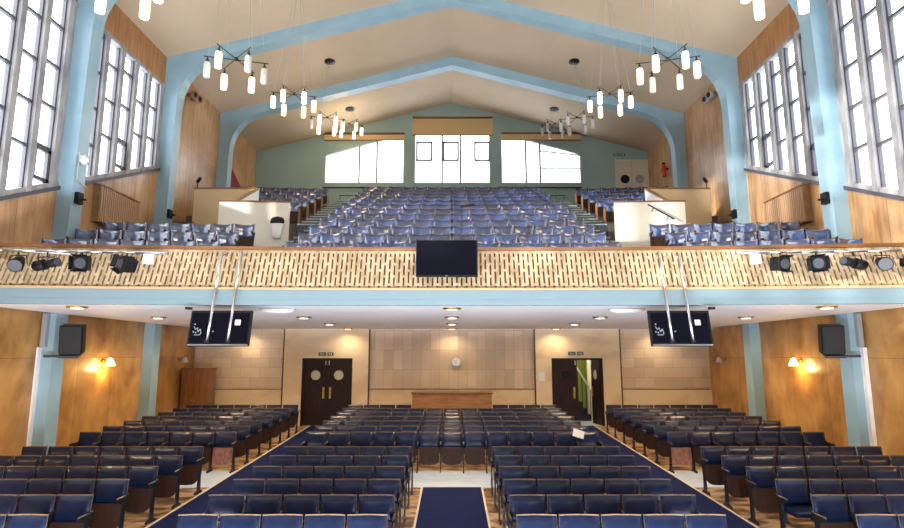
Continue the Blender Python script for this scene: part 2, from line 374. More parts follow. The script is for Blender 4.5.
for k in range(N):
    x = -8.02+16.04*(k+.5)/N; w = .0275
    for (za, zb, d) in ((1.14,1.84,.0),):
        dy = lambda z: YF(x)+.03+(z-1.14)*.36
        ph = .11 if k % 2 else 0
        b.poly([(x-w,dy(za),H+za),(x+w,dy(za),H+za),(x+w,dy(zb),H+zb),(x-w,dy(zb),H+zb),(x-w,dy(za)+.03,H+za),(x+w,dy(za)+.03,H+za),(x+w,dy(zb)+.03,H+zb),(x-w,dy(zb)+.03,H+zb)],
               [(0,1,2,3),(4,7,6,5),(0,4,5,1),(1,5,6,2),(2,6,7,3),(3,7,4,0)])
        for zc in (1.165+ph*.4, 1.36+ph, 1.59+ph, 1.815):   # staggered bridging blocks between slats
            xx = x+.0422
            b.box(xx-.016, xx+.016, dy(zc)+.003, dy(zc)+.04, H+zc-.022, H+zc+.022)
b.build('slat_screen', 'slat', bal)
# terraces (curved in plan, one extrusion per side and centre)
def terrace(name, xa, xb, rows, m, y_front=None, lab=None, z_under=1.01):
    b = MB(); n = max(2, int(abs(xb-xa)/.6))
    xs = [xa+(xb-xa)*i/n for i in range(n+1)]
    ent = []
    for j, i in enumerate(rows):
        ya = rowY(i)-.62 if (j or y_front is None) else y_front
        yb = rowY(i)+.34
        ent.append((ya, yb, seatfloor(i)))
    ent[-1] = (ent[-1][0], ent[-1][1], ent[-1][2])
    for ya, yb, z in ent:
        q = []
        for x in xs: q += [(x, ya-CUR*x*x, H+z_under), (x, yb-CUR*x*x, H+z_under), (x, yb-CUR*x*x, H+z), (x, ya-CUR*x*x, H+z)]
        b.poly(q, [(i*4+k, i*4+(k+1)%4, (i+1)*4+(k+1)%4, (i+1)*4+k) for i in range(n) for k in range(4)] + [(0,1,2,3), tuple(range(n*4,n*4+4))])
    return struct(b.build(name, m), lab)
terrace('gallery_floor', -3.42, 3.42, range(12), 'terr', 10.45, 'stepped gallery floor of the centre block')
# back walkway
b = MB().box(-8.04, 8.04, rowY(11)+.34, YG, H+3.5, H+5.72); struct(b.build('gallery_floor', 'terr'), 'walkway at the back of the gallery')
for sx, nm in ((-1,'left'),(1,'right')):
    terrace('gallery_floor', sx*4.52, sx*8.04, range(3), 'terr', 10.45, 'stepped floor of the %s front gallery block' % nm)
    terrace('gallery_floor', sx*4.52, sx*8.04, range(6,11), 'terr', None, 'stepped floor of the %s rear gallery block' % nm, 1.01)
    b = MB(); a, c_ = sorted((sx*4.52, sx*8.04))
    b.box(a, c_, rowY(2)-.2, rowY(6)-.3, H+1.01, H+seatfloor(2)+.02); struct(b.build('gallery_floor', 'terr'), 'landing at the %s gallery entrance' % nm)
    b = MB(); a, c_ = sorted((sx*4.52, sx*8.04))
    b.box(a, c_, rowY(10)+.0, rowY(11)+.34, H+1.01, H+seatfloor(10)-.01); struct(b.build('gallery_floor', 'terr'), 'passage behind the %s rear gallery block' % nm)
    # aisle stairs
    st = empty('aisle_stairs', (0,0,0), 0, 'grey blue vinyl aisle stairs %s of the centre gallery block' % nm, 'stairs')
    tr_ = MB(); no = tr_; a, c_ = sorted((sx*3.43, sx*4.51))
    cy = CUR*16
    for i in range(12):
        for h in (0,1):
            ya = rowY(i)-.62+.48*h - cy; z = seatfloor(i)+.195*h
            if i == 0 and h == 0: ya0 = 10.45-cy
            else: ya0 = ya
            if 3 <= i < 6: a, c_ = sorted((sx*3.43, sx*4.06))
            else: a, c_ = sorted((sx*3.43, sx*4.51))
            tr_.box(a, c_, ya0, ya+.48, H+1.01, H+z)
            no.box(a, c_, ya-.012, ya+.04, H+z-.03, H+z+.006, 1)
    tr_.build('treads', ['step', 'nosing'], st)
    # vomitory walls
    r = empty('entrance_screen', (sx*5.0, 14.3, H+seatfloor(2)), 0, 'cream panel screen with brown capping at the %s gallery entrance' % nm, 'screen')
    p = MB(); p.obox((0,0,.81), 1.76, .06, 1.62, Matrix.Rotation(sx*-.05,3,'Z')); p.build('panel', 'cream', r)
    p = MB(); p.obox((0,0,1.635), 1.80, .09, .04, Matrix.Rotation(sx*-.05,3,'Z')); p.build('capping', 'rail', r)
    s = empty('entrance_screen', (sx*5.60, 14.4, H+seatfloor(2)), 0, 'white sloping side screen rising behind the %s cream panel' % nm, 'screen')
    zb = 3.82-seatfloor(2); zt = 4.72-seatfloor(2)
    p = MB(); p.prism([(0,0),(1.82,0),(1.82,zt),(0,zb)], 'X', -.03, .03); p.build('panel', 'white', s)
    p = MB(); p.prism([(0,zb),(1.82,zt),(1.82,zt+.045),(0,zb+.045)], 'X', -.045, .045); p.build('capping', 'rail', s)
    t = empty('entrance_screen', (sx*6.55, 16.26, H+seatfloor(2)), 0, 'tall tan panel screen by the timber wall, %s gallery entrance' % nm, 'screen')
    p = MB(); p.box(-.90, .90, -.03, .03, 0, 4.74-seatfloor(2)); p.build('panel', 'tan', t)
    p = MB(); p.box(-.91, .91, -.05, .05, 4.74-seatfloor(2), 4.785-seatfloor(2)); p.build('capping', 'rail', t)
    # small black lamp on the tan screen corner
    l = empty('bracket_lamp', (sx*7.38, 16.26, H+4.81), 0, 'small black bracket lamp at the outer corner of the %s tan screen' % nm, 'lamp')
    MB().tube((0,0,-.02),(0,0,.12),.015,6).build('stem','black',l); MB().tube((0,-.02,.14),(sx*-.12,-.1,.24),.045,8).build('head','black',l,True)
# handrail on right cream panel, bag on the left one
r = empty('handrail', (5.2,14.2,H+3.45), 0, 'sloping black handrail on the right cream entrance panel', 'handrail')
MB().tube((-.30,-.10,.27),(.33,-.10,-.10),.02,8).build('rail','black',r,True)
for x in (-.16,.2): MB().tube((x,-.10,.19-(x+.16)*.59),(x,.07,.13-(x+.16)*.59),.012,6).build('bracket','black',r,True)
r = empty('hanging_coat', (-4.38, 14.20, H+2.88), 0, 'pale grey garment with dark top hanging at inner end of left cream panel', 'coat')
b = MB(); b.lathe([(.09,0),(.12,.10),(.15,.28),(.17,.40),(.10,.47)], n=12); o = b.build('cloth','white',r,True); o.scale = (1,.4,1)
b = MB(); b.lathe([(.165,.37),(.185,.42),(.15,.52),(.05,.55)], n=12); o = b.build('dark_top','black',r,True); o.scale = (1,.42,1)
# ------------------------------------------------------------------ stalls back wall
y0 = YB
b = MB(); z0, z1 = -.1, H+.84
b.box(-5.43,-4.81,y0-.05,y0+.15,z0,z1); b.box(-3.2,-2.67,y0-.05,y0+.15,z0,z1); b.box(-4.81,-3.2,y0-.05,y0+.15,H-.10,z1)
b.box(5.43,4.84,y0-.05,y0+.15,z0,z1); b.box(3.2,2.67,y0-.05,y0+.15,z0,z1); b.box(4.84,3.2,y0-.05,y0+.15,H-.10,z1)
b.box(-2.67,2.67,y0,y0+.15,z0,1.14); b.box(-8.32,-5.43,y0,y0+.15,z0,1.14); b.box(8.32,5.43,y0,y0+.15,z0,1.14)
struct(b.build('wall_back', 'rear'), 'buff plaster back wall of the stalls')
b = MB(); b.box(-2.67,2.67,y0+.03,y0+.15,1.14,z1); struct(b.build('wall_back', 'tile'), 'square tiled centre panel of the back wall')
b = MB(); b.box(-8.32,-5.43,y0+.03,y0+.15,1.14,z1); b.box(8.32,5.43,y0+.03,y0+.15,1.14,z1); struct(b.build('wall_back', 'tile2'), 'oblong tiled outer panels of the back wall')
b = MB()
for x in (-5.45,-2.69,2.65,5.41): b.box(x,x+.04,y0-.055,y0-.0,.0,z1)  # dark strips painted where the panel edges show shadow gaps
b.box(-2.65,2.65,y0-.012,y0+.03,1.13,1.15); b.box(-8.3,-5.45,y0-.012,y0+.03,1.13,1.15); b.box(8.3,5.45,y0-.012,y0+.03,1.13,1.15)
struct(b.build('trim_10', 'shade_joint'), 'dark strips painted as shadow gaps and dado joint between the back wall panels')
# upper back wall void over stalls wall to gallery underside
# lower doors
def leaf(parent, hinge_x, w, ang, side, port, handle=True, lab=None):
    """door leaf hinged at hinge_x, width w towards side (+1/-1), swung ang"""
    e = bpy.data.objects.new('door_leaf', None)
    b = MB(); W = w*side; b.box(0, W, -.022, .022, .01, 2.08)
    o = b.build('door_leaf', 'door', parent); o.location = (hinge_x, 0, 0); o.rotation_euler = (0,0,ang)
    cx = W*.5
    p = MB(); p.tube((cx,-.03,1.58),(cx,.03,1.58),.155,20); q_ = p.build('porthole', port, o, False)
    ring = MB()
    for k in range(20):
        a, c = 2*PI*k/20, 2*PI*(k+1)/20
        ring.tube((cx+.165*math.cos(a),-.028,1.58+.165*math.sin(a)),(cx+.165*math.cos(c),-.028,1.58+.165*math.sin(c)),.014,5)
    ring.build('porthole_ring', 'iron', o)
    if handle:
        h = MB(); hx = W*.86; h.box(hx-.03,hx+.03,-.032,-.02,.85,1.2); h.tube((hx,-.06,.92),(hx,-.06,1.13),.012,8); h.box(hx-.01,hx+.01,-.06,-.03,.93,.95); h.box(hx-.01,hx+.01,-.06,-.03,1.10,1.12)
        h.build('pull_handle', 'brass', o)
        h = MB(); h.box(W*.93-.012,W*.93+.012,-.03,-.02,1.9,2.04); h.build('bolt', 'chrome', o)
    return o
DZ = floor_z(YB)
for k, (xa, xb) in enumerate(((-4.81,-3.2),(3.2,4.84))):
    d = empty('door_%d' % (k+1), (0, YB+.0, DZ)); struct(d, 'dark brown double doors in the back wall, %s' % ('left pair closed' if k == 0 else 'right pair with one leaf open'))
    b = MB(); b.box(xa,xa+.07,-.07,.16,0,H-.10-DZ); b.box(xb-.07,xb,-.07,.16,0,H-.10-DZ); b.box(xa+.07,xb-.07,-.07,.16,H-.16-DZ,H-.10-DZ); b.build('door_frame','door',d)
    w = (xb-xa-.14)/2-.004
    leaf(d, xa+.07, w, 0, 1, 'port' if k == 0 else 'black')
    leaf(d, xb-.07, w, 0 if k == 0 else -math.radians(82), -1, 'port')
# lobby behind the open door with stairs
b = MB(); b.box(3.0,5.5,YB+.15,22.8,DZ-.1,DZ); struct(b.build('floor','vinyl_strip'),'pale lobby floor beyond the open door')
def wallbit(x0,x1,ya,yb,m,lab,z0=None,z1=3.2,nm='wall_lobby'): struct(MB().box(x0,x1,ya,yb,DZ if z0 is None else z0,z1).build(nm,m), lab)
wallbit(2.9,3.0,YB+.15,22.8,'creamwall','cream left lobby wall'); wallbit(3.0,5.6,22.8,22.9,'lime','yellow green stair wall beyond the door')
wallbit(5.5,5.6,YB+.15,22.8,'creamwall','cream right lobby wall'); wallbit(4.80,5.5,20.9,21.0,'creamwall','cream wall strip beside the stairs')
wallbit(2.9,5.6,YB+.15,22.9,'white','lobby ceiling',3.0,3.1,'ceiling')
st = empty('staircase', (4.74,20.3,DZ+.002), 0, 'dark staircase climbing left seen through the open door', 'stairs')
b = MB()
for k in range(9): b.box(-.14*(k+1), -.14*k, 0, 1.4, 0, .21*(k+1))
b.build('steps','iron',st)
b = MB(); b.tube((.0,-.03,1.05),(-1.0,-.03,2.66),.03,8); b.build('banister','white',st,True)
b = MB(); [b.tube((-.01-.14*k,-.03,.21*k),(-.01-.14*k,-.03,1.07+.225*k),.012,6) for k in range(7)]; b.build('balusters','iron',st)
wallbit(-6.2,-2.0,YB+1.6,YB+1.7,'creamwall','lobby wall behind the closed double doors'); wallbit(-6.3,-6.2,YB+.15,YB+1.7,'creamwall','left lobby side wall'); wallbit(-2.0,-1.9,YB+.15,YB+1.7,'creamwall','left lobby inner wall')
wallbit(-6.2,-2.0,YB+.15,YB+1.6,'white','left lobby ceiling',3.0,3.1,'ceiling'); wallbit(-6.2,-2.0,YB+.15,YB+1.6,'vinyl_strip','left lobby floor',DZ-.1,DZ,'floor')
r = empty('ceiling_lamp', (4.3,20.0,2.98), 0, 'added unseen lobby ceiling lamp lighting the stairs behind the open door', 'light')  # unseen lamp added to brighten the lobby stairs
MB().lathe([(.16,0),(.16,-.05),(.08,-.09)],n=16).build('diffuser','down',r,True)
L = bpy.data.lights.new('added_lobby_light','POINT'); L.energy = 50; L.color = (1,.95,.8); L.shadow_soft_size = .12
lo = bpy.data.objects.new('lamp', L); C.objects.link(lo); lo.parent = r; lo.location = (0,0,-.25)
# exit signs
def exit_sign(x, y, z, lab, s=1):
    r = empty('exit_sign', (x,y,z), 0, lab, 'sign')
    for dx, nm in ((-.17,'word_panel'),(.11,'arrow_panel')):
        MB().box((dx-.11)*s if dx<0 else (dx-.10)*s, (dx+.13)*s if dx<0 else (dx+.10)*s, -.01, .01, -.055*s, .055*s).build(nm,'green',r)
    cu = bpy.data.curves.new('lettering','FONT'); cu.body = 'Exit'; cu.size = .10*s; cu.align_x = 'CENTER'; cu.align_y = 'CENTER'
    tmp = bpy.data.objects.new('tmp', cu); C.objects.link(tmp); bpy.context.view_layer.update()
    me = bpy.data.meshes.new_from_object(tmp.evaluated_get(bpy.context.evaluated_depsgraph_get())); bpy.data.objects.remove(tmp)
    me.materials.clear(); me.materials.append(M['paper'])
    t = bpy.data.objects.new('lettering', me); C.objects.link(t); t.parent = r; t.location = (-.16*s,-.013,0); t.rotation_euler = (PI/2,0,0)
    b = MB(); b.poly([(.06*s,-.012,.03*s),(.06*s,-.012,-.03*s),(.10*s,-.012,0)],[(0,1,2)])
    b.box(.12*s,.15*s,-.012,-.0105,-.035*s,.01*s); b.box(.125*s,.145*s,-.012,-.0105,.018*s,.038*s); b.build('pictogram','paper',r)
exit_sign(-4.02, YB-.065, H+.03, 'small green exit sign over the closed double doors')
exit_sign(4.02, YB-.065, H+.05, 'small green exit sign over the half open double doors')
exit_sign(7.15, YG-.02, H+8.42, 'green exit sign above the cream gallery doors')
# clock
r = empty('wall_clock', (.13,YB+.02,H-.22), 0, 'round white wall clock on the tiled back wall', 'clock')
def ydisc(rad, y, yb=None, n=24): b = MB(); b.tube((0,y,0),(0,yb,0),rad,n); return b
ydisc(.17,-.02,-.045).build('rim','grey',r); ydisc(.145,-.04,-.049).build('face','paper',r)
b = MB(); b.obox((-.03,-.052,.03),.008,.004,.11,Matrix.Rotation(-.8,3,'Y')); b.obox((.02,-.052,.04),.007,.004,.14,Matrix.Rotation(.4,3,'Y'))
for k in range(12): a = k*PI/6; b.obox((.12*math.sin(a),-.051,.12*math.cos(a)),.008,.003,.022,Matrix.Rotation(a,3,'Y'))
b.build('hands','black',r)
o = MB().box(2.78,2.99,YB-.065,YB-.052,H-.83,H-.55).build('notice','paper'); tag(o,'white paper notice left of the half open doors','notice')
# sound desk cabinet at back centre
r = empty('cabinet', (0,18.1,floor_z(18.1)), 0, 'wide brown wooden desk cabinet standing before the tiled back wall', 'cabinet')
MB().box(-1.19,1.19,-.32,.3,0,1.09).build('body','oak',r,bevel=.008); MB().box(-1.22,1.22,-.35,.33,1.09,1.13).build('top','oakd',r)
b = MB()
for k in range(4): b.box(-1.13+k*.575,-.60+k*.575,-.332,-.32,.08,1.03)
b.build('front_panel','oak',r)
r = empty('cupboard', (-7.80,18.2,floor_z(18.2)), 0, 'tall red brown wooden cupboard in the left rear corner', 'cupboard')
MB().box(-.40,.40,-.3,.3,0,1.82).build('body','oakd',r,bevel=.01)
for sx in (-1,1): o = MB().box(sx*.385,sx*.01,-.32,-.3,.1,1.78).build('door','oakd',r); MB().tube((sx*.05,-.345,.9),(sx*.05,-.32,.9),.015,8).build('knob','brass',o)
MB().box(-.43,.43,-.33,.31,1.82,1.85).build('top','oakd',r)
# ------------------------------------------------------------------ soffit lights, sconces, speakers
k = 0
names = {-6.55:'far left',-3.3:'left inner',0:'centre',3.3:'right inner',6.55:'far right'}
for x in (-6.55,-3.3,0,3.3,6.55):
    for j, y in enumerate((10.45,12.95,15.7,18.5)):
        if abs(x) == 3.3 and j == 0: continue
        r = empty('downlight', (x,y-CUR*x*x*(j==0),H+.84), 0, 'recessed warm downlight, %s line of soffit, %s from the front edge' % (names[x], ('first','second','third','fourth')[j]), 'light', 'downlights in the gallery soffit')
        b = MB(); b.lathe([(.13,.0),(.17,0),(.17,-.02),(.13,-.035),(.10,-.03)],n=18); b.build('trim_ring','brass',r,True)
        b = MB(); b.lathe([(.10,-.031),(.09,-.04)],n=16); b.build('bulb','down',r)
        L = bpy.data.lights.new('downlight_lamp','SPOT'); L.energy = (150,170,230,50)[j]; L.color = (1,.74,.45); L.spot_size = math.radians(165); L.spot_blend = .8; L.shadow_soft_size = .08
        lo = bpy.data.objects.new('lamp', L); C.objects.link(lo); lo.parent = r; lo.location = (0,0,-.07)
for x in (-3.2, 3.2):
    r = empty('ceiling_lamp', (x,YF(x)+.75,H+.84), 0, 'white oval bulkhead lamp under the gallery edge, %s side' % ('left' if x<0 else 'right'), 'light')
    o = MB().lathe([(.30,0),(.32,-.03),(.26,-.07),(.15,-.09)],n=24).build('diffuser','white',r,True); o.scale = (1,.4,1)
    o = MB().lathe([(.33,0),(.34,-.02)],n=24).build('base','grey',r); o.scale = (1,.44,1)
def sconce(sx, y, z, lit, lab):
    r = empty('wall_sconce', (sx*(XW-.01),y,z), 0, lab, 'light')
    MB().tube((0,0,.02),(sx*-.03,0,.02),.05,14).build('backplate','brass',r,True)
    MB().tube((sx*-.03,0,.02),(sx*-.17,0,.14),.010,8).tube((sx*-.17,0,.14),(sx*-.18,0,.07),.012,8).build('arm','brass',r,True)
    b = MB(); b.lathe([(.03,.08),(.045,.06),(.07,0),(.11,-.09),(.10,-.09)],c=(sx*-.18,0,0),n=16); b.build('shade','glow' if lit else 'unlit',r,True)
    if lit:
        L = bpy.data.lights.new('sconce_bulb','POINT'); L.energy = 24; L.color = (1,.62,.22); L.shadow_soft_size = .05
        lo = bpy.data.objects.new('bulb', L); C.objects.link(lo); lo.parent = r; lo.location = (sx*-.2,0,-.16)
for sx, nm in ((-1,'left'),(1,'right')):
    sconce(sx, 14.0, H-.16, True, 'lit wall sconce with opal shade on the %s timber wall' % nm)
    sconce(sx, 17.9, H-.14, False, 'unlit wall sconce near the rear corner of the %s wall' % nm)
    sconce(sx, 8.9, H-.5, True, 'lit wall sconce on the %s wall before the gallery' % nm)
    # loudspeaker
    r = empty('loudspeaker', (sx*7.54,11.62,H+.31), sx*-.35, 'black wall loudspeaker on the %s blue column under the gallery' % nm, 'loudspeaker')
    T = Matrix.Rotation(.18,3,'X')
    b = MB(); b.obox((0,0,0),.40,.30,.58,T); b.build('cabinet','black',r,bevel=.02)
    b = MB(); b.obox(T@Vector((0,-.155,0)),.36,.012,.54,T); b.build('grille','black',r)
    b = MB(); c = T@Vector((0,-.163,.10)); b.tube(c, c+T@Vector((0,-.006,0)),.10,18); b.build('driver','grey' if False else 'black',r)
    b = MB(); b.obox((sx*.04,.06,-.33),.34,.24,.05,T).obox((sx*.30,.14,-.33),.40,.05,.05,T); b.build('bracket','iron',r)
    # cable trunking on the near column
    b = MB(); b.box(sx*8.28-.05,sx*8.28+.0 if sx<0 else sx*8.28+.03,11.74,11.832,floor_z(11.8),H+.15)
    tag(b.build('cable_trunking','white'),'white vertical cable trunking on the %s blue column, lower half' % nm,'trunking')
    b = MB(); b.box(sx*8.22-.05,sx*8.22+.05,11.74,11.832,H+.16,H+.83)
    tag(b.build('cable_trunking','grey'),'grey trunking box on the %s blue column under the soffit' % nm,'trunking')
    # slatted radiator casing
    r = empty('radiator_casing', (sx*8.236,13.86,H+3.05), 0, 'brown slatted radiator casing under the %s gallery window' % nm, 'radiator')
    b = MB(); b.box(-.085,.085,-.83,.83,0,.86); b.build('casing','rad',r)
    b = MB()
    for k in range(20): y = -.79+k*.083; b.box(-sx*.085,-sx*.115,y-.022,y+.022,.03,.83)
    b.build('slat_front','radslat',r)
    b = MB(); b.box(-.085-.03*(sx>0),.085+.03*(sx<0),-.85,.85,.86,.89); b.build('top','rail',r)
    # boxes and disc on columns
    def wallbox(x, y, z, lab):
        r = empty('switch_box', (sx*x,y,H+z), 0, lab, 'switch box')
        MB().box(-.05,.05,-.09,.09,-.12,.12).build('box','black',r); MB().box(-sx*.05,-sx*.16,-.02,.02,-.05,-.01).build('lever','iron',r)
    wallbox(7.96, 12.0, 3.3, 'black switch box on the near %s column above the balustrade' % nm)
    wallbox(7.96, 15.92, 3.92, 'small black switch box low on the second %s column' % nm)
    r = empty('horn_speaker', (sx*8.05,17.35,H+8.08), 0, 'round twin horn speaker high on the %s timber wall' % nm, 'loudspeaker')
    for dy in (-.16,.16):
        b = MB(); b.tube((sx*.26,dy,0),(sx*-.02,dy-.08,-.04),.05,14,r2=.13,cap=True); b.build('horn','rad' if sx<0 else 'grey',r,True)
        b = MB(); b.tube((sx*-.02,dy-.08,-.04),(sx*-.04,dy-.085,-.043),.08,14); b.build('driver','black',r)
r = empty('alarm_disc', (-7.93,12.0,H+4.15), 0, 'round white alarm disc on the left near column beside window', 'alarm')
MB().tube((-.03,0,0),(.05,0,0),.12,20).build('disc','white',r,True); MB().tube((.05,0,0),(.07,0,0),.05,12).build('hub','chrome',r)
b = MB(); b.tube((.0,-.12,.0),(.0,-.16,.12),.01,6).tube((0,-.165,.12),(0,-.165,-.5),.009,6).tube((0,-.17,-.5),(0,.18,-.58),.014,6); b.build('conduit','chrome',r)
# ------------------------------------------------------------------ gallery doors etc
r = empty('door_3', (7.62,YG-.0,H+5.72)); struct(r, 'cream double doors at the right rear of the gallery')
b = MB(); b.box(-.70,-.62,-.08,-.0,0,2.47); b.box(.62,.69,-.08,-.0,0,2.47); b.box(-.62,.62,-.08,0,2.38,2.47); b.build('door_frame','door_cream',r)
for sx in (-1,1):
    o = MB().box(sx*.615,sx*.01,-.05,-.005,.01,2.37).build('door_leaf','door_cream',r)
    MB().tube((sx*.31,-.065,1.62),(sx*.31,-.045,1.62),.19,22).build('porthole','black' if sx<0 else 'grey',o)
    MB().box(sx*.31-.15,sx*.31+.15,-.058,-.048,1.02,1.2).build('push_plate','iron',o)
r = empty('fire_extinguisher', (8.16,21.5,H+6.75), 0, 'red fire extinguisher on the right rear gallery wall', 'fire extinguisher')
MB().lathe([(.06,0),(.085,.03),(.085,.42),(.04,.5),(.02,.52)],n=14).build('cylinder','red',r,True)
MB().box(-.06,.05,-.02,.02,.52,.58).tube((-.05,0,.54),(-.1,0,.2),.014,6).build('valve','black',r); MB().box(.085,.17,-.04,.04,.3,.36).build('bracket','iron',r)
o = MB().prism([(20.6,H+6.0),(21.9,H+6.0),(21.9,H+6.25),(20.6,H+6.8)],'X',-8.2,-8.12).build('draped_cloth','maroon'); tag(o,'maroon draped cloth on the left rear gallery wall','cloth')
# rear gallery railings at aisle heads
for sx, nm in ((-1,'left'),(1,'right')):
    r = empty('guard_rail', (sx*3.97,22.62,H+5.72), 0, 'low black guard rail at the head of the %s gallery aisle' % nm, 'railing')
    b = MB(); b.tube((-.56,0,.62),(.56,0,.62),.02,8); b.build('top_rail','iron',r,True)
    for k in range(4): MB().tube((-.54+k*.36,0,0),(-.54+k*.36,0,.62),.013,6).build('post','iron',r,True)
    r = empty('wall_pipe', (sx*3.75,23.6,H+6.96), 0, 'thin dark pipe under the %s gable window' % nm, 'pipe')
    MB().tube((-1.7,0,0),(1.7,0,0),.03,8).build('pipe','iron',r,True)
    for k in (-1.6,0,1.6): MB().box(k-.02,k+.02,0,.1,-.02,.02).build('clip','iron',r)
r = empty('microphone_stand', (.21,rowY(1)-.35,H+seatfloor(1)), 0, 'black microphone on a thin stand among the centre gallery seats', 'microphone')
MB().tube((0,0,0),(0,0,1.33),.010,6).build('pole','iron',r); MB().tube((-.03,0,1.33),(.28,-.05,1.36),.025,8).build('microphone','black',r); MB().lathe([(.12,0),(.12,.015),(.02,.025)],n=14).build('base','iron',r)
# ------------------------------------------------------------------ televisions
r = empty('television', (-.09,9.84,H+1.32), 0, 'large black flat television mounted at the centre of the balustrade', 'television')
MB().box(-.53,.53,-.035,.035,0,.64).build('casing','black',r,bevel=.006); MB().box(-.51,.51,-.038,-.034,.03,.62).build('screen','screen',r); MB().box(-.02,.02,-.04,-.034,.008,.018).build('badge','chrome',r)
MB().box(-.2,.2,.035,.16,.1,.3).box(-.2,.2,.035,.33,.45,.5).build('wall_mount','iron',r)
for sx, nm in ((-1,'left'),(1,'right')):
    x = 3.77 if sx > 0 else -3.83; r = empty('television', (x,YF(x)-.12-.08,H+.15), 0, 'black monitor hung on poles below the %s part of the balustrade' % nm, 'television')
    T = Matrix.Rotation(-.2,3,'X'); c = Vector((0,0,.285))
    b = MB(); b.obox(c,1.02,.05,.60,T); b.build('casing','black',r,bevel=.008)
    b = MB(); b.obox(c+T@Vector((0,-.03,0)),.94,.012,.50,T); b.build('rear_panel','screen',r)
    b = MB()
    pts_ = [(-.42,.02),(-.39,-.03),(-.36,.0),(-.34,-.07),(-.31,-.02),(-.29,-.09),(-.31,-.12),(-.40,-.12)]
    for (u0,v0),(u1,v1) in zip(pts_, pts_[1:]): b.tube(c+T@Vector((u0,-.045,v0)), c+T@Vector((u1,-.045,v1)), .006, 5)
    for u, v in ((-.42,-.07),(-.38,-.08),(-.41,.06),(-.16,-.02),(-.1,-.06)): b.obox(c+T@Vector((u,-.04,v)),.02,.01,.02,T)
    b.build('cables','grey',r)
    b = MB(); b.obox(c+T@Vector((.29,-.04,.09)),.09,.004,.09,T); b.build('sticker','paper',r)
    b = MB(); b.obox(c+T@Vector((0,-.03,-.285)),.98,.02,.02,T); b.build('lower_lip','chrome',r)
    b = MB()
    for u in (-.17,.17):
        d = MB(); yy = YF(x)-(YF(x)-.2); 
        d.tube((u,-.09,.08),(u,.13,.96),.024,8); d.tube((u,.13,.96),(u,.30,1.62),.024,8); d.tube((u,.27,1.56),(u,.46,1.60),.014,6); d.build('pole','chrome',r,True)
        MB().box(u-.035,u+.035,-.11,-.07,.05,.10).build('clamp','iron',r)
    o = MB().box(.52 if sx>0 else -.60,.60 if sx>0 else -.52,-.02,.08,.60,.64).build('camera_bracket','iron',r)
# ------------------------------------------------------------------ stage lanterns on two bars
def lantern(kind, x, z, rx, ry, rz_, lab, y=None):
    x *= .98; y = (YF(x)-.16) if y is None else y
    r = empty('stage_lantern', (x,y,z), 0, lab, 'stage light')
    T = Matrix.Rotation(rz_,3,'Z')@Matrix.Rotation(ry,3,'Y')@Matrix.Rotation(rx,3,'X')
    def t(p): return T@Vector(p)
    if kind == 'par':
        b = MB(); b.tube(t((0,.14,0)),t((0,-.14,0)),.07,16,r2=.115); b.build('housing','black',r,True)
        b = MB(); b.tube(t((0,-.141,0)),t((0,-.15,0)),.10,18); b.build('lens','lens',r)
    elif kind == 'profile':
        b = MB(); b.tube(t((0,.22,0)),t((0,.02,0)),.09,14); b.tube(t((0,.02,0)),t((0,-.24,0)),.065,14,r2=.075); b.build('housing','black',r,True)
        b = MB(); b.obox(t((0,.0,.075)),.05,.36,.02,T); b.build('top_fin','chrome',r); b = MB(); b.tube(t((0,-.241,0)),t((0,-.246,0)),.062,16); b.build('lens','lens',r)
    else:
        b = MB(); b.obox(t((0,.02,0)),.22,.22,.22,T); b.build('housing','black',r,bevel=.01)
        b = MB(); b.tube(t((0,-.09,0)),t((0,-.10,0)),.085,16); b.build('lens','lens',r)
        for k in range(4):
            a = k*PI/2; R_ = T@Matrix.Rotation(a,3,'Y'); c = T@(Matrix.Rotation(a,3,'Y')@Vector((0,-.13,.125)))
            if k in (0,2) or kind == 'barn4': b = MB(); b.obox(c,.22,.09,.006,R_@Matrix.Rotation(-.35,3,'X')); b.build('barn_door','black',r)
    b = MB(); 
    b.tube(t((-.13,.02,0)),(-.13,.0,.12),.008,6).tube(t((.13,.02,0)),(.13,0,.12),.008,6).tube((-.13,0,.12),(.13,0,.12),.008,6).tube((0,0,.12),(0,0,.20),.012,6)
    b.build('yoke','iron',r)
    return r
bars = ((-7.9,-4.8,'left'),(4.8,7.9,'right'))
for xa, xb, nm in bars:
    r = empty('lighting_bar', (0,0,0), 0, 'steel lighting bar along the %s end of the balustrade' % nm, 'lighting bar')
    b = MB(); n = 6
    for k in range(n): a = xa+(xb-xa)*k/n; c = xa+(xb-xa)*(k+1)/n; b.tube((a,YF(a)-.16,H+1.70),(c,YF(c)-.16,H+1.70),.02,8)
    b.build('bar','chrome',r,True)
    for k in range(4): a = xa+.2+(xb-xa-.4)*k/3; MB().tube((a,YF(a)-.16,H+1.70),(a,YF(a)+.20,H+1.74),.016,8).build('bracket','chrome',r)
    MB().tube((xa,YF(xa)-.13,H+1.74),((xa+xb)/2,YF((xa+xb)/2)-.13,H+1.66),.012,6).build('cable','white',r)
    x = -5.14 if nm == 'left' else 5.14
    o = MB().box(x-.06,x+.06,YF(x)-.14,YF(x)+.02,H+1.52,H+1.72).build('junction_box','white',bevel=.01); tag(o,'small white junction box at the inner end of the %s lighting bar' % nm,'box')
lantern('par',-7.72,H+1.50,.1,0,-.9,'black can lantern with round lens at the far left end')
lantern('par',-7.28,H+1.50,.5,.2,.5,'small black can lantern, second from the left end of the balustrade')
lantern('profile',-6.83,H+1.48,-.1,.25,1.25,'long black profile spotlight lying sideways on the left bar')
lantern('barn4',-6.27,H+1.50,.1,.0,.3,'square black lantern with barn doors, fourth on the left bar')
lantern('barn4',-5.55,H+1.50,.1,.5,-.4,'tilted square black lantern nearest the left junction box')
lantern('barn2',5.60,H+1.50,.1,0,.2,'square black lantern nearest the right junction box')
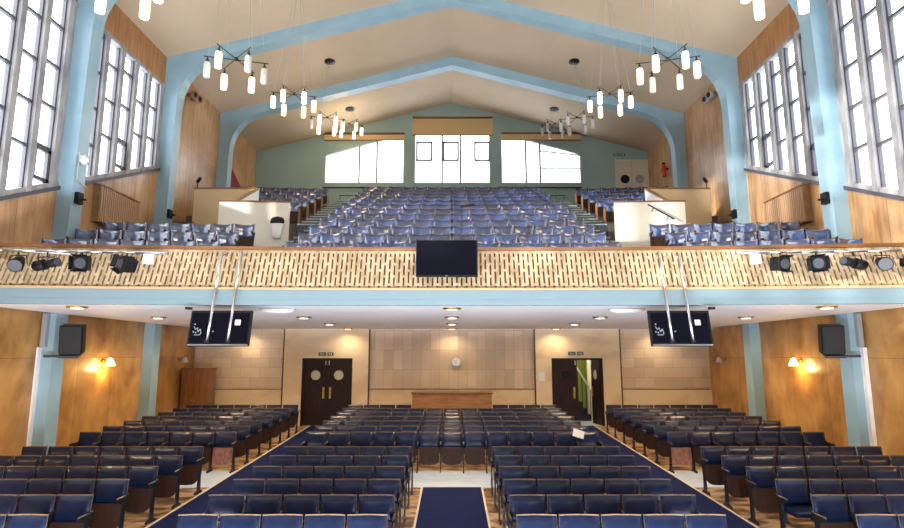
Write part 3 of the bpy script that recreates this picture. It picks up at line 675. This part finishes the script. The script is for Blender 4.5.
lantern('barn4',6.18,H+1.50,.1,-.1,-.3,'large square lantern with barn doors, second on the right bar')
lantern('profile',6.77,H+1.50,-.1,-.1,-1.2,'black profile spotlight lying sideways on the right bar')
lantern('par',7.22,H+1.50,.3,.2,-.3,'round black can lantern, fourth on the right bar')
lantern('par',7.66,H+1.50,.1,0,.7,'black can lantern with pale lens at the far right end')
# ------------------------------------------------------------------ chandeliers
def chandelier(x, y, z, mirror, lit, lab):
    top = CZ(x)-H
    r = empty('chandelier', (x,y,H+z), 0, lab, 'chandelier', None)
    MB().lathe([(.20,0),(.20,-.03),(.05,-.07)],c=(0,0,top-z),n=18).build('ceiling_rose','iron',r)
    MB().lathe([(.03,-.03),(.04,0),(.03,.03)],n=10).build('hub','iron',r)
    angs = [math.radians(a) for a in (15,75,135)]; R = .58; n = 0
    for k, a in enumerate(angs):
        if mirror: a = PI-a
        dx, dy = math.cos(a)*R, math.sin(a)*R
        MB().tube((-dx,-dy,.015*(k-1)),(dx,dy,.015*(k-1)),.010,6).build('arm','iron',r)
        for s in (1,-1):
            px, py = s*dx*.88, s*dy*.88
            MB().tube((px,py,0),(px*.12,py*.12,top-z-.05),.004,4).build('suspension_wire','chrome' if z<6 else 'grey',r)
            l = MB().lathe([(.035,-.44),(.056,-.43),(.060,-.38),(.060,-.16),(.05,-.13),(.035,-.125)],c=(px,py,0),n=14).build('lamp_glass','lit' if lit[n] else 'unlit',r,True)
            MB().lathe([(.03,-.13),(.035,-.10),(.02,-.07),(.006,0)],c=(px,py,0),n=8).build('lamp_holder','iron',l)
            if lit[n]: pass
            n += 1
    L = bpy.data.lights.new('chandelier_glow','POINT'); L.energy = 14*sum(lit); L.color = (1,.75,.45); L.shadow_soft_size = .5
    lo = bpy.data.objects.new('bulb_light', L); C.objects.link(lo); lo.parent = r; lo.location = (0,0,-.55)
for sx, nm in ((-1,'left'),(1,'right')):
    CHD = [(6.4,4.72,(1,1,1,1,1,1),'nearest the camera at the top edge'),(10.3,5.56,(0,0,1,1,1,0) if sx<0 else (1,1,0,1,0,1),'second from the camera with some lamps unlit'),
           (14.2,6.70,(1,)*6,'third from the camera, all lamps lit'),(18.1,7.72,(1,0,1,1,1,1) if sx<0 else (0,)*6,'fourth from the camera'),(21.9,9.08,(1,)*6 if sx<0 else (0,)*6,'farthest, close under the ceiling near the gable')]
    for y, z, lit, lab in CHD: chandelier(sx*4.1, y, z, sx>0, lit, '%s hand chandelier, %s' % (nm, lab))
# ------------------------------------------------------------------ seats
def backrest(parent, w, z0, z1, sag, ears, m, tilt=.18, name='backrest', shell='shell'):
    def pt(u, v, d):          # u -1..1, v 0..1, d depth (0 = front of shell)
        x = u*w/2; z = z0+(z1-z0)*v + ears*u*u*v
        y = sag*(1-u*u) - tilt*(z1-z) - d
        return (x, y, z)
    NU, NV = 8, 4
    b = MB(); q = []; f = []
    for j in range(NV+1):
        for i in range(NU+1):
            u, v = -1+2*i/NU, j/NV
            e = min(1, 4*min((u+1)/2, (1-u)/2)+.0)*1.0; ev = min(1, 3.0*min(v, 1-v)+.0)
            q.append(pt(u*.985, .02+v*.95, .012+.035*math.sqrt(max(0,e))*math.sqrt(max(0,ev))))
    n = NU+1; nb = len(q)
    for j in range(NV+1):
        for i in range(NU+1): q.append(pt((-1+2*i/NU)*.985, .02+.95*j/NV, .004))
    for j in range(NV):
        for i in range(NU): f.append((j*n+i, j*n+i+1, (j+1)*n+i+1, (j+1)*n+i)); f.append((nb+j*n+i, nb+(j+1)*n+i, nb+(j+1)*n+i+1, nb+j*n+i+1))
    rim = [i for i in range(n)] + [j*n+NU for j in range(1,NV+1)] + [NV*n+i for i in range(NU-1,-1,-1)] + [j*n for j in range(NV-1,0,-1)]
    for k in range(len(rim)): a, c = rim[k], rim[(k+1)%len(rim)]; f.append((a, nb+a, nb+c, c))
    b.poly(q, f); pad = b.build(name, m, parent, True)
    b = MB(); q = []; f = []
    for d in (.004, -.006):
        for v in (0,1):
            for i in range(NU+1): q.append(pt(-1+2*i/NU, v*1.006, d))
    f = []
    for i in range(NU): f += [(i,i+1,n+i+1,n+i),(2*n+i,3*n+i,3*n+i+1,2*n+i+1),(n+i,n+i+1,3*n+i+1,3*n+i),(i,2*n+i,2*n+i+1,i+1)]
    f += [(0,n,3*n,2*n),(n-1,3*n-1,4*n-1,2*n-1)]
    b.poly(q, f); b.build('back_shell', shell, pad, False)
    return pad
def seat_up(parent, w, m, mb, z0=.14, z1=.485):
    """tipped-up seat: brown board towards the viewer, vinyl pad behind it"""
    out = [(-w/2,z1),(-w/2,z0+.09),(-w/2+.03,z0+.035),(-w/2+.09,z0+.008),(0,z0),(w/2-.09,z0+.008),(w/2-.03,z0+.035),(w/2,z0+.09),(w/2,z1)]
    sh = lambda z, d: -.15 + (z-z0)*.10 + d
    def plate(s, d0, d1, dz=0):
        b = MB(); n = len(out)
        q = [(x*s, sh(z,d0), z+dz) for x, z in out] + [(x*s, sh(z,d1), z+dz) for x, z in out]
        b.poly(q, [tuple(range(n))[::-1], tuple(range(n,2*n))]+[(i,(i+1)%n,n+(i+1)%n,n+i) for i in range(n)]); return b
    plate(1, -.012, .0).build('seat_board', mb, parent)
    plate(.97, .0, .055, .012).build('seat_pad', m, parent)
def seat_down(parent, w, m, mb):
    b = MB(); b.box(-w/2,w/2,-.46,-.06,.385,.40); b.build('seat_board', mb, parent)
    b = MB(); b.box(-w/2+.005,w/2-.005,-.465,-.06,.40,.455); b.build('seat_pad', m, parent, bevel=.015)
def standard(parent, x, wood=False):
    s = bpy.data.objects
    b = MB()
    b.prism([(-.30,0),(-.02,0),(-.02,.03),(-.09,.05),(-.10,.30),(-.06,.50),(.0,.60),(-.30,.575),(-.30,.55),(-.17,.50),(-.19,.30),(-.20,.06),(-.30,.03)], 'X', x-.012, x+.012)
    o = b.build('standard', 'iron', parent)
    MB().box(x-.0125,x+.0125,-.30,-.06,.574,.594).build('armrest', 'arm', o, bevel=.008)
    if wood:
        MB().prism([(-.34,.02),(-.02,.02),(.0,.56),(-.10,.60),(-.34,.55)],'X',x-.018 if x<0 else x+.0125,x-.0125 if x<0 else x+.018).build('end_panel','endply',o)
P = .48; FILL_POWER = 330
def make_seat(kind, ends=(0,), down=False, board='board', simple=False, wood=False):
    r = empty('theatre_seat', (0,-40,0))
    gal = kind == 'gallery'
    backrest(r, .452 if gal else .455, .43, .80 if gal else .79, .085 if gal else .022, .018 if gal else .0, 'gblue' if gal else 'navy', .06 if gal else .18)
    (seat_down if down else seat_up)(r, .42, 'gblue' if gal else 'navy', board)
    for e in ends: standard(r, (-P/2, P/2)[e], wood)
    r['category'] = 'seat'
    return r
F_ = 580.; TH = math.atan(91/580.)
def vis(x, y, z, m=8):
    z -= H; d = y*math.cos(TH)+z*math.sin(TH); v = z*math.cos(TH)-y*math.sin(TH)
    px, py = 452+F_*x/d, 264-F_*v/d
    return -m-F_*.24/d < px < 904+m+F_*.24/d and -m < py < 528+m
PLACE = []
def put(kind, ends, loc, rz, label, group, down=False, board='board', wood=False):
    PLACE.append((kind, ends, down, board, wood, loc, rz, label, group))
def place_all(limit=300):
    """the 300 seats that show largest are objects of their own, the rest one object of kind stuff"""
    protos = {}
    depth = lambda p: p[5][1]*math.cos(TH)+(p[5][2]+.6-H)*math.sin(TH)
    order = sorted(PLACE, key=lambda p: (round(depth(p), 3)))
    def proto(p):
        key = p[:5]
        if key not in protos:
            o = make_seat(p[0], p[1], p[2], p[3], wood=p[4]); all_children(o); protos[key] = [o, False]
        return protos[key]
    for p in order[:limit]:
        e = proto(p)
        if not e[1]:
            e[1] = True; r = e[0]; r.location = p[5]; r.rotation_euler = (0,0,p[6]); tag(r, p[7], 'seat', p[8])
        else: dup(e[0], p[5], p[6], p[7], p[8])
    V = []; Fc = []; MI = []; SM = []; mats = []
    for p in order[limit:]:
        e = proto(p); T = Matrix.Translation(p[5]) @ Matrix.Rotation(p[6], 4, 'Z')
        for ch in all_children(e[0]):
            if ch.type != 'MESH': continue
            me = ch.data; n = len(V); mt = me.materials[0]
            if mt not in mats: mats.append(mt)
            k = mats.index(mt)
            V += [T @ v.co for v in me.vertices]
            for f in me.polygons: Fc.append([n+i for i in f.vertices]); MI.append(k); SM.append(f.use_smooth)
    me = bpy.data.meshes.new('theatre_seats'); me.from_pydata([tuple(v) for v in V], [], Fc)
    for m in mats: me.materials.append(m)
    me.polygons.foreach_set('material_index', MI); me.polygons.foreach_set('use_smooth', SM)
    o = bpy.data.objects.new('theatre_seats', me); C.objects.link(o)
    tag(o, 'mass of farther theatre seats, rear stalls rows and upper gallery rows', 'seats', None, 'stuff')
    for o, used in protos.values():
        if not used:
            for c in all_children(o): bpy.data.objects.remove(c)
            bpy.data.objects.remove(o)
ORD = ['first','second','third','fourth','fifth','sixth','seventh','eighth','ninth','tenth','eleventh','twelfth','thirteenth','fourteenth']
SY = lambda i: 6.95+.83*i
nst = 0
def stall(x, i, ends, label, group, **kw):
    global nst
    y = SY(i)
    if not vis(x, y, floor_z(y)+.79, 2): return
    put('stalls', ends, (x, y, floor_z(y-.2)+.004), 0, label, group, **kw); nst += 1
def rowname(i): return '%s row before cross aisle' % ORD[5-i] if i < 6 else '%s row behind cross aisle' % ORD[i-7]
for i in list(range(-1,6)) + list(range(7,14)):
    if i < 6:
        for sx, nm in ((-1,'left'),(1,'right')):
            for k in range(5):     # k=0 next to the carpet
                x = sx*(.72+P*(k+.5)); ends = (0,)
                if (sx < 0 and k == 0) or (sx > 0 and k == 4): ends = (0,1)
                stall(x, i, ends, 'navy seat %s of centre carpet, %s, %s from carpet' % (nm, rowname(i), ORD[k]), 'seats beside the centre carpet, %s' % nm)
    else:
        for k in range(13):
            if i == 13 and 4 <= k <= 8: continue
            x = (k-6)*P; ends = (0,1) if (k == 12 or (i == 13 and k == 3)) else (0,)
            stall(x, i, ends, 'navy seat in central block, %s, %s from left aisle' % (rowname(i), ORD[k]), 'seats of the central rear block')
    for sx, nm in ((-1,'left'),(1,'right')):
        for k in range(7):         # k=0 next to the aisle
            x = sx*(4.57+P*(k+.5)); ends = (0,1) if (sx < 0 and k == 0) or (sx > 0 and k == 6) else (0,)
            red = i == 7 and k == 0
            down = (sx > 0 and i in (2,) and k == 0)
            lab = 'navy seat in %s wall block, %s, %s from aisle' % (nm, rowname(i), ORD[k])
            if red: lab = 'aisle seat with scuffed red brown tipped board lightened for glare, %s wall block, behind cross aisle' % nm
            if down: lab = 'navy seat folded down, right wall block by the aisle, fourth row before cross aisle'
            stall(x, i, ends, lab, 'seats of the %s wall block' % nm, board='board_glare' if red else 'board', down=down)
ngl = 0
def gseat(x, i, ends, label, group, wood=False):
    global ngl
    dy = CUR*x*x
    put('gallery', ends, (x, rowY(i)-dy, H+seatfloor(i)+.004), math.atan(2*CUR*x)*-1, label, group, wood=wood); ngl += 1
for i in range(12):
    for k in range(14):
        ends = (0,1) if k == 13 else (0,)
        gseat((k-6.5)*P, i, ends, 'blue gallery seat in centre block, %s row from railing, %s from left aisle' % (ORD[i], ORD[k]), 'centre gallery seats')
for sx, nm in ((-1,'left'),(1,'right')):
    for blk, rows in (('front',range(3)),('rear',range(6,11))):
        for j, i in enumerate(rows):
            for k in range(7):
                x = sx*(4.60+P*(k+.5))
                end = (1,) if sx < 0 else (0,)
                ends = end if k else end
                if blk == 'rear' and i < 9 and k > (4 if i < 8 else 5): continue
                if k == 6: ends = (0,1)
                gseat(x, i, ends, 'blue gallery seat in %s %s block, %s row, %s seat from aisle' % (nm, blk, ORD[j], ORD[k]), '%s gallery seats, %s side' % (blk, nm), wood=(k == 0 and blk == 'rear'))
place_all(300)
b = MB(); b.obox((0,0,0),.24,.004,.17,Matrix.Rotation(.3,3,'Y')@Matrix.Rotation(-.5,3,'X')); o = b.build('paper_sheet','paper'); o.location = (2.66,SY(7)-.16,floor_z(SY(7))+.77)
tag(o,'white sheet of paper left on a central block seat near right aisle','paper')

# ------------------------------------------------------------------ light
for k in range(8):  # added fill lights out of view, put in to brighten the soffit
    x = -6.3+1.8*k
    r = empty('added_uplight', (x,3.4,floor_z(3.4)+.003), 0, 'added unseen black floor uplighter for fill light, %s from the left wall' % ORD[k], 'stage light', 'added fill uplighters on the floor before the stage')
    MB().box(-.78,.78,-.13,.13,0,.14).build('housing','black',r)
    L = bpy.data.lights.new('added_fill_lamp','AREA'); L.energy = FILL_POWER; L.color = (.87,.92,1); L.shape = 'RECTANGLE'; L.size = 1.5; L.size_y = .2
    lo = bpy.data.objects.new('lamp', L); C.objects.link(lo); lo.parent = r; lo.location = (0,0,.17); lo.rotation_euler = Vector((0,.45,1)).to_track_quat('-Z','Y').to_euler()
w = bpy.data.worlds.new('World'); bpy.context.scene.world = w; w.use_nodes = True
bg = w.node_tree.nodes['Background']; bg.inputs[0].default_value = (.90,.95,1,1); bg.inputs[1].default_value = 7.0
S = bpy.data.lights.new('sun','SUN'); S.energy = 11; S.angle = math.radians(1.5); S.color = (1,.95,.86)
so = bpy.data.objects.new('sun', S); C.objects.link(so); so.location = (-20,2,12)
so.rotation_euler = Vector((1,.55,-.125)).to_track_quat('-Z','Y').to_euler()

cam = bpy.data.cameras.new('camera'); co = bpy.data.objects.new('camera', cam); C.objects.link(co)
cam.sensor_width = 36; cam.lens = 36*580/904; cam.clip_end = 200
co.location = (0,0,H); co.rotation_euler = (PI/2+TH, 0, 0)
sc = bpy.context.scene; sc.camera = co
sc.view_settings.view_transform = 'Standard'; sc.view_settings.look = 'None'; sc.view_settings.gamma = 1; sc.view_settings.use_curve_mapping = False
sc.view_settings.exposure = 0.0
sc.cycles.use_denoising = True
sc.cycles.max_bounces = 8; sc.cycles.diffuse_bounces = 5; sc.cycles.sample_clamp_indirect = 8
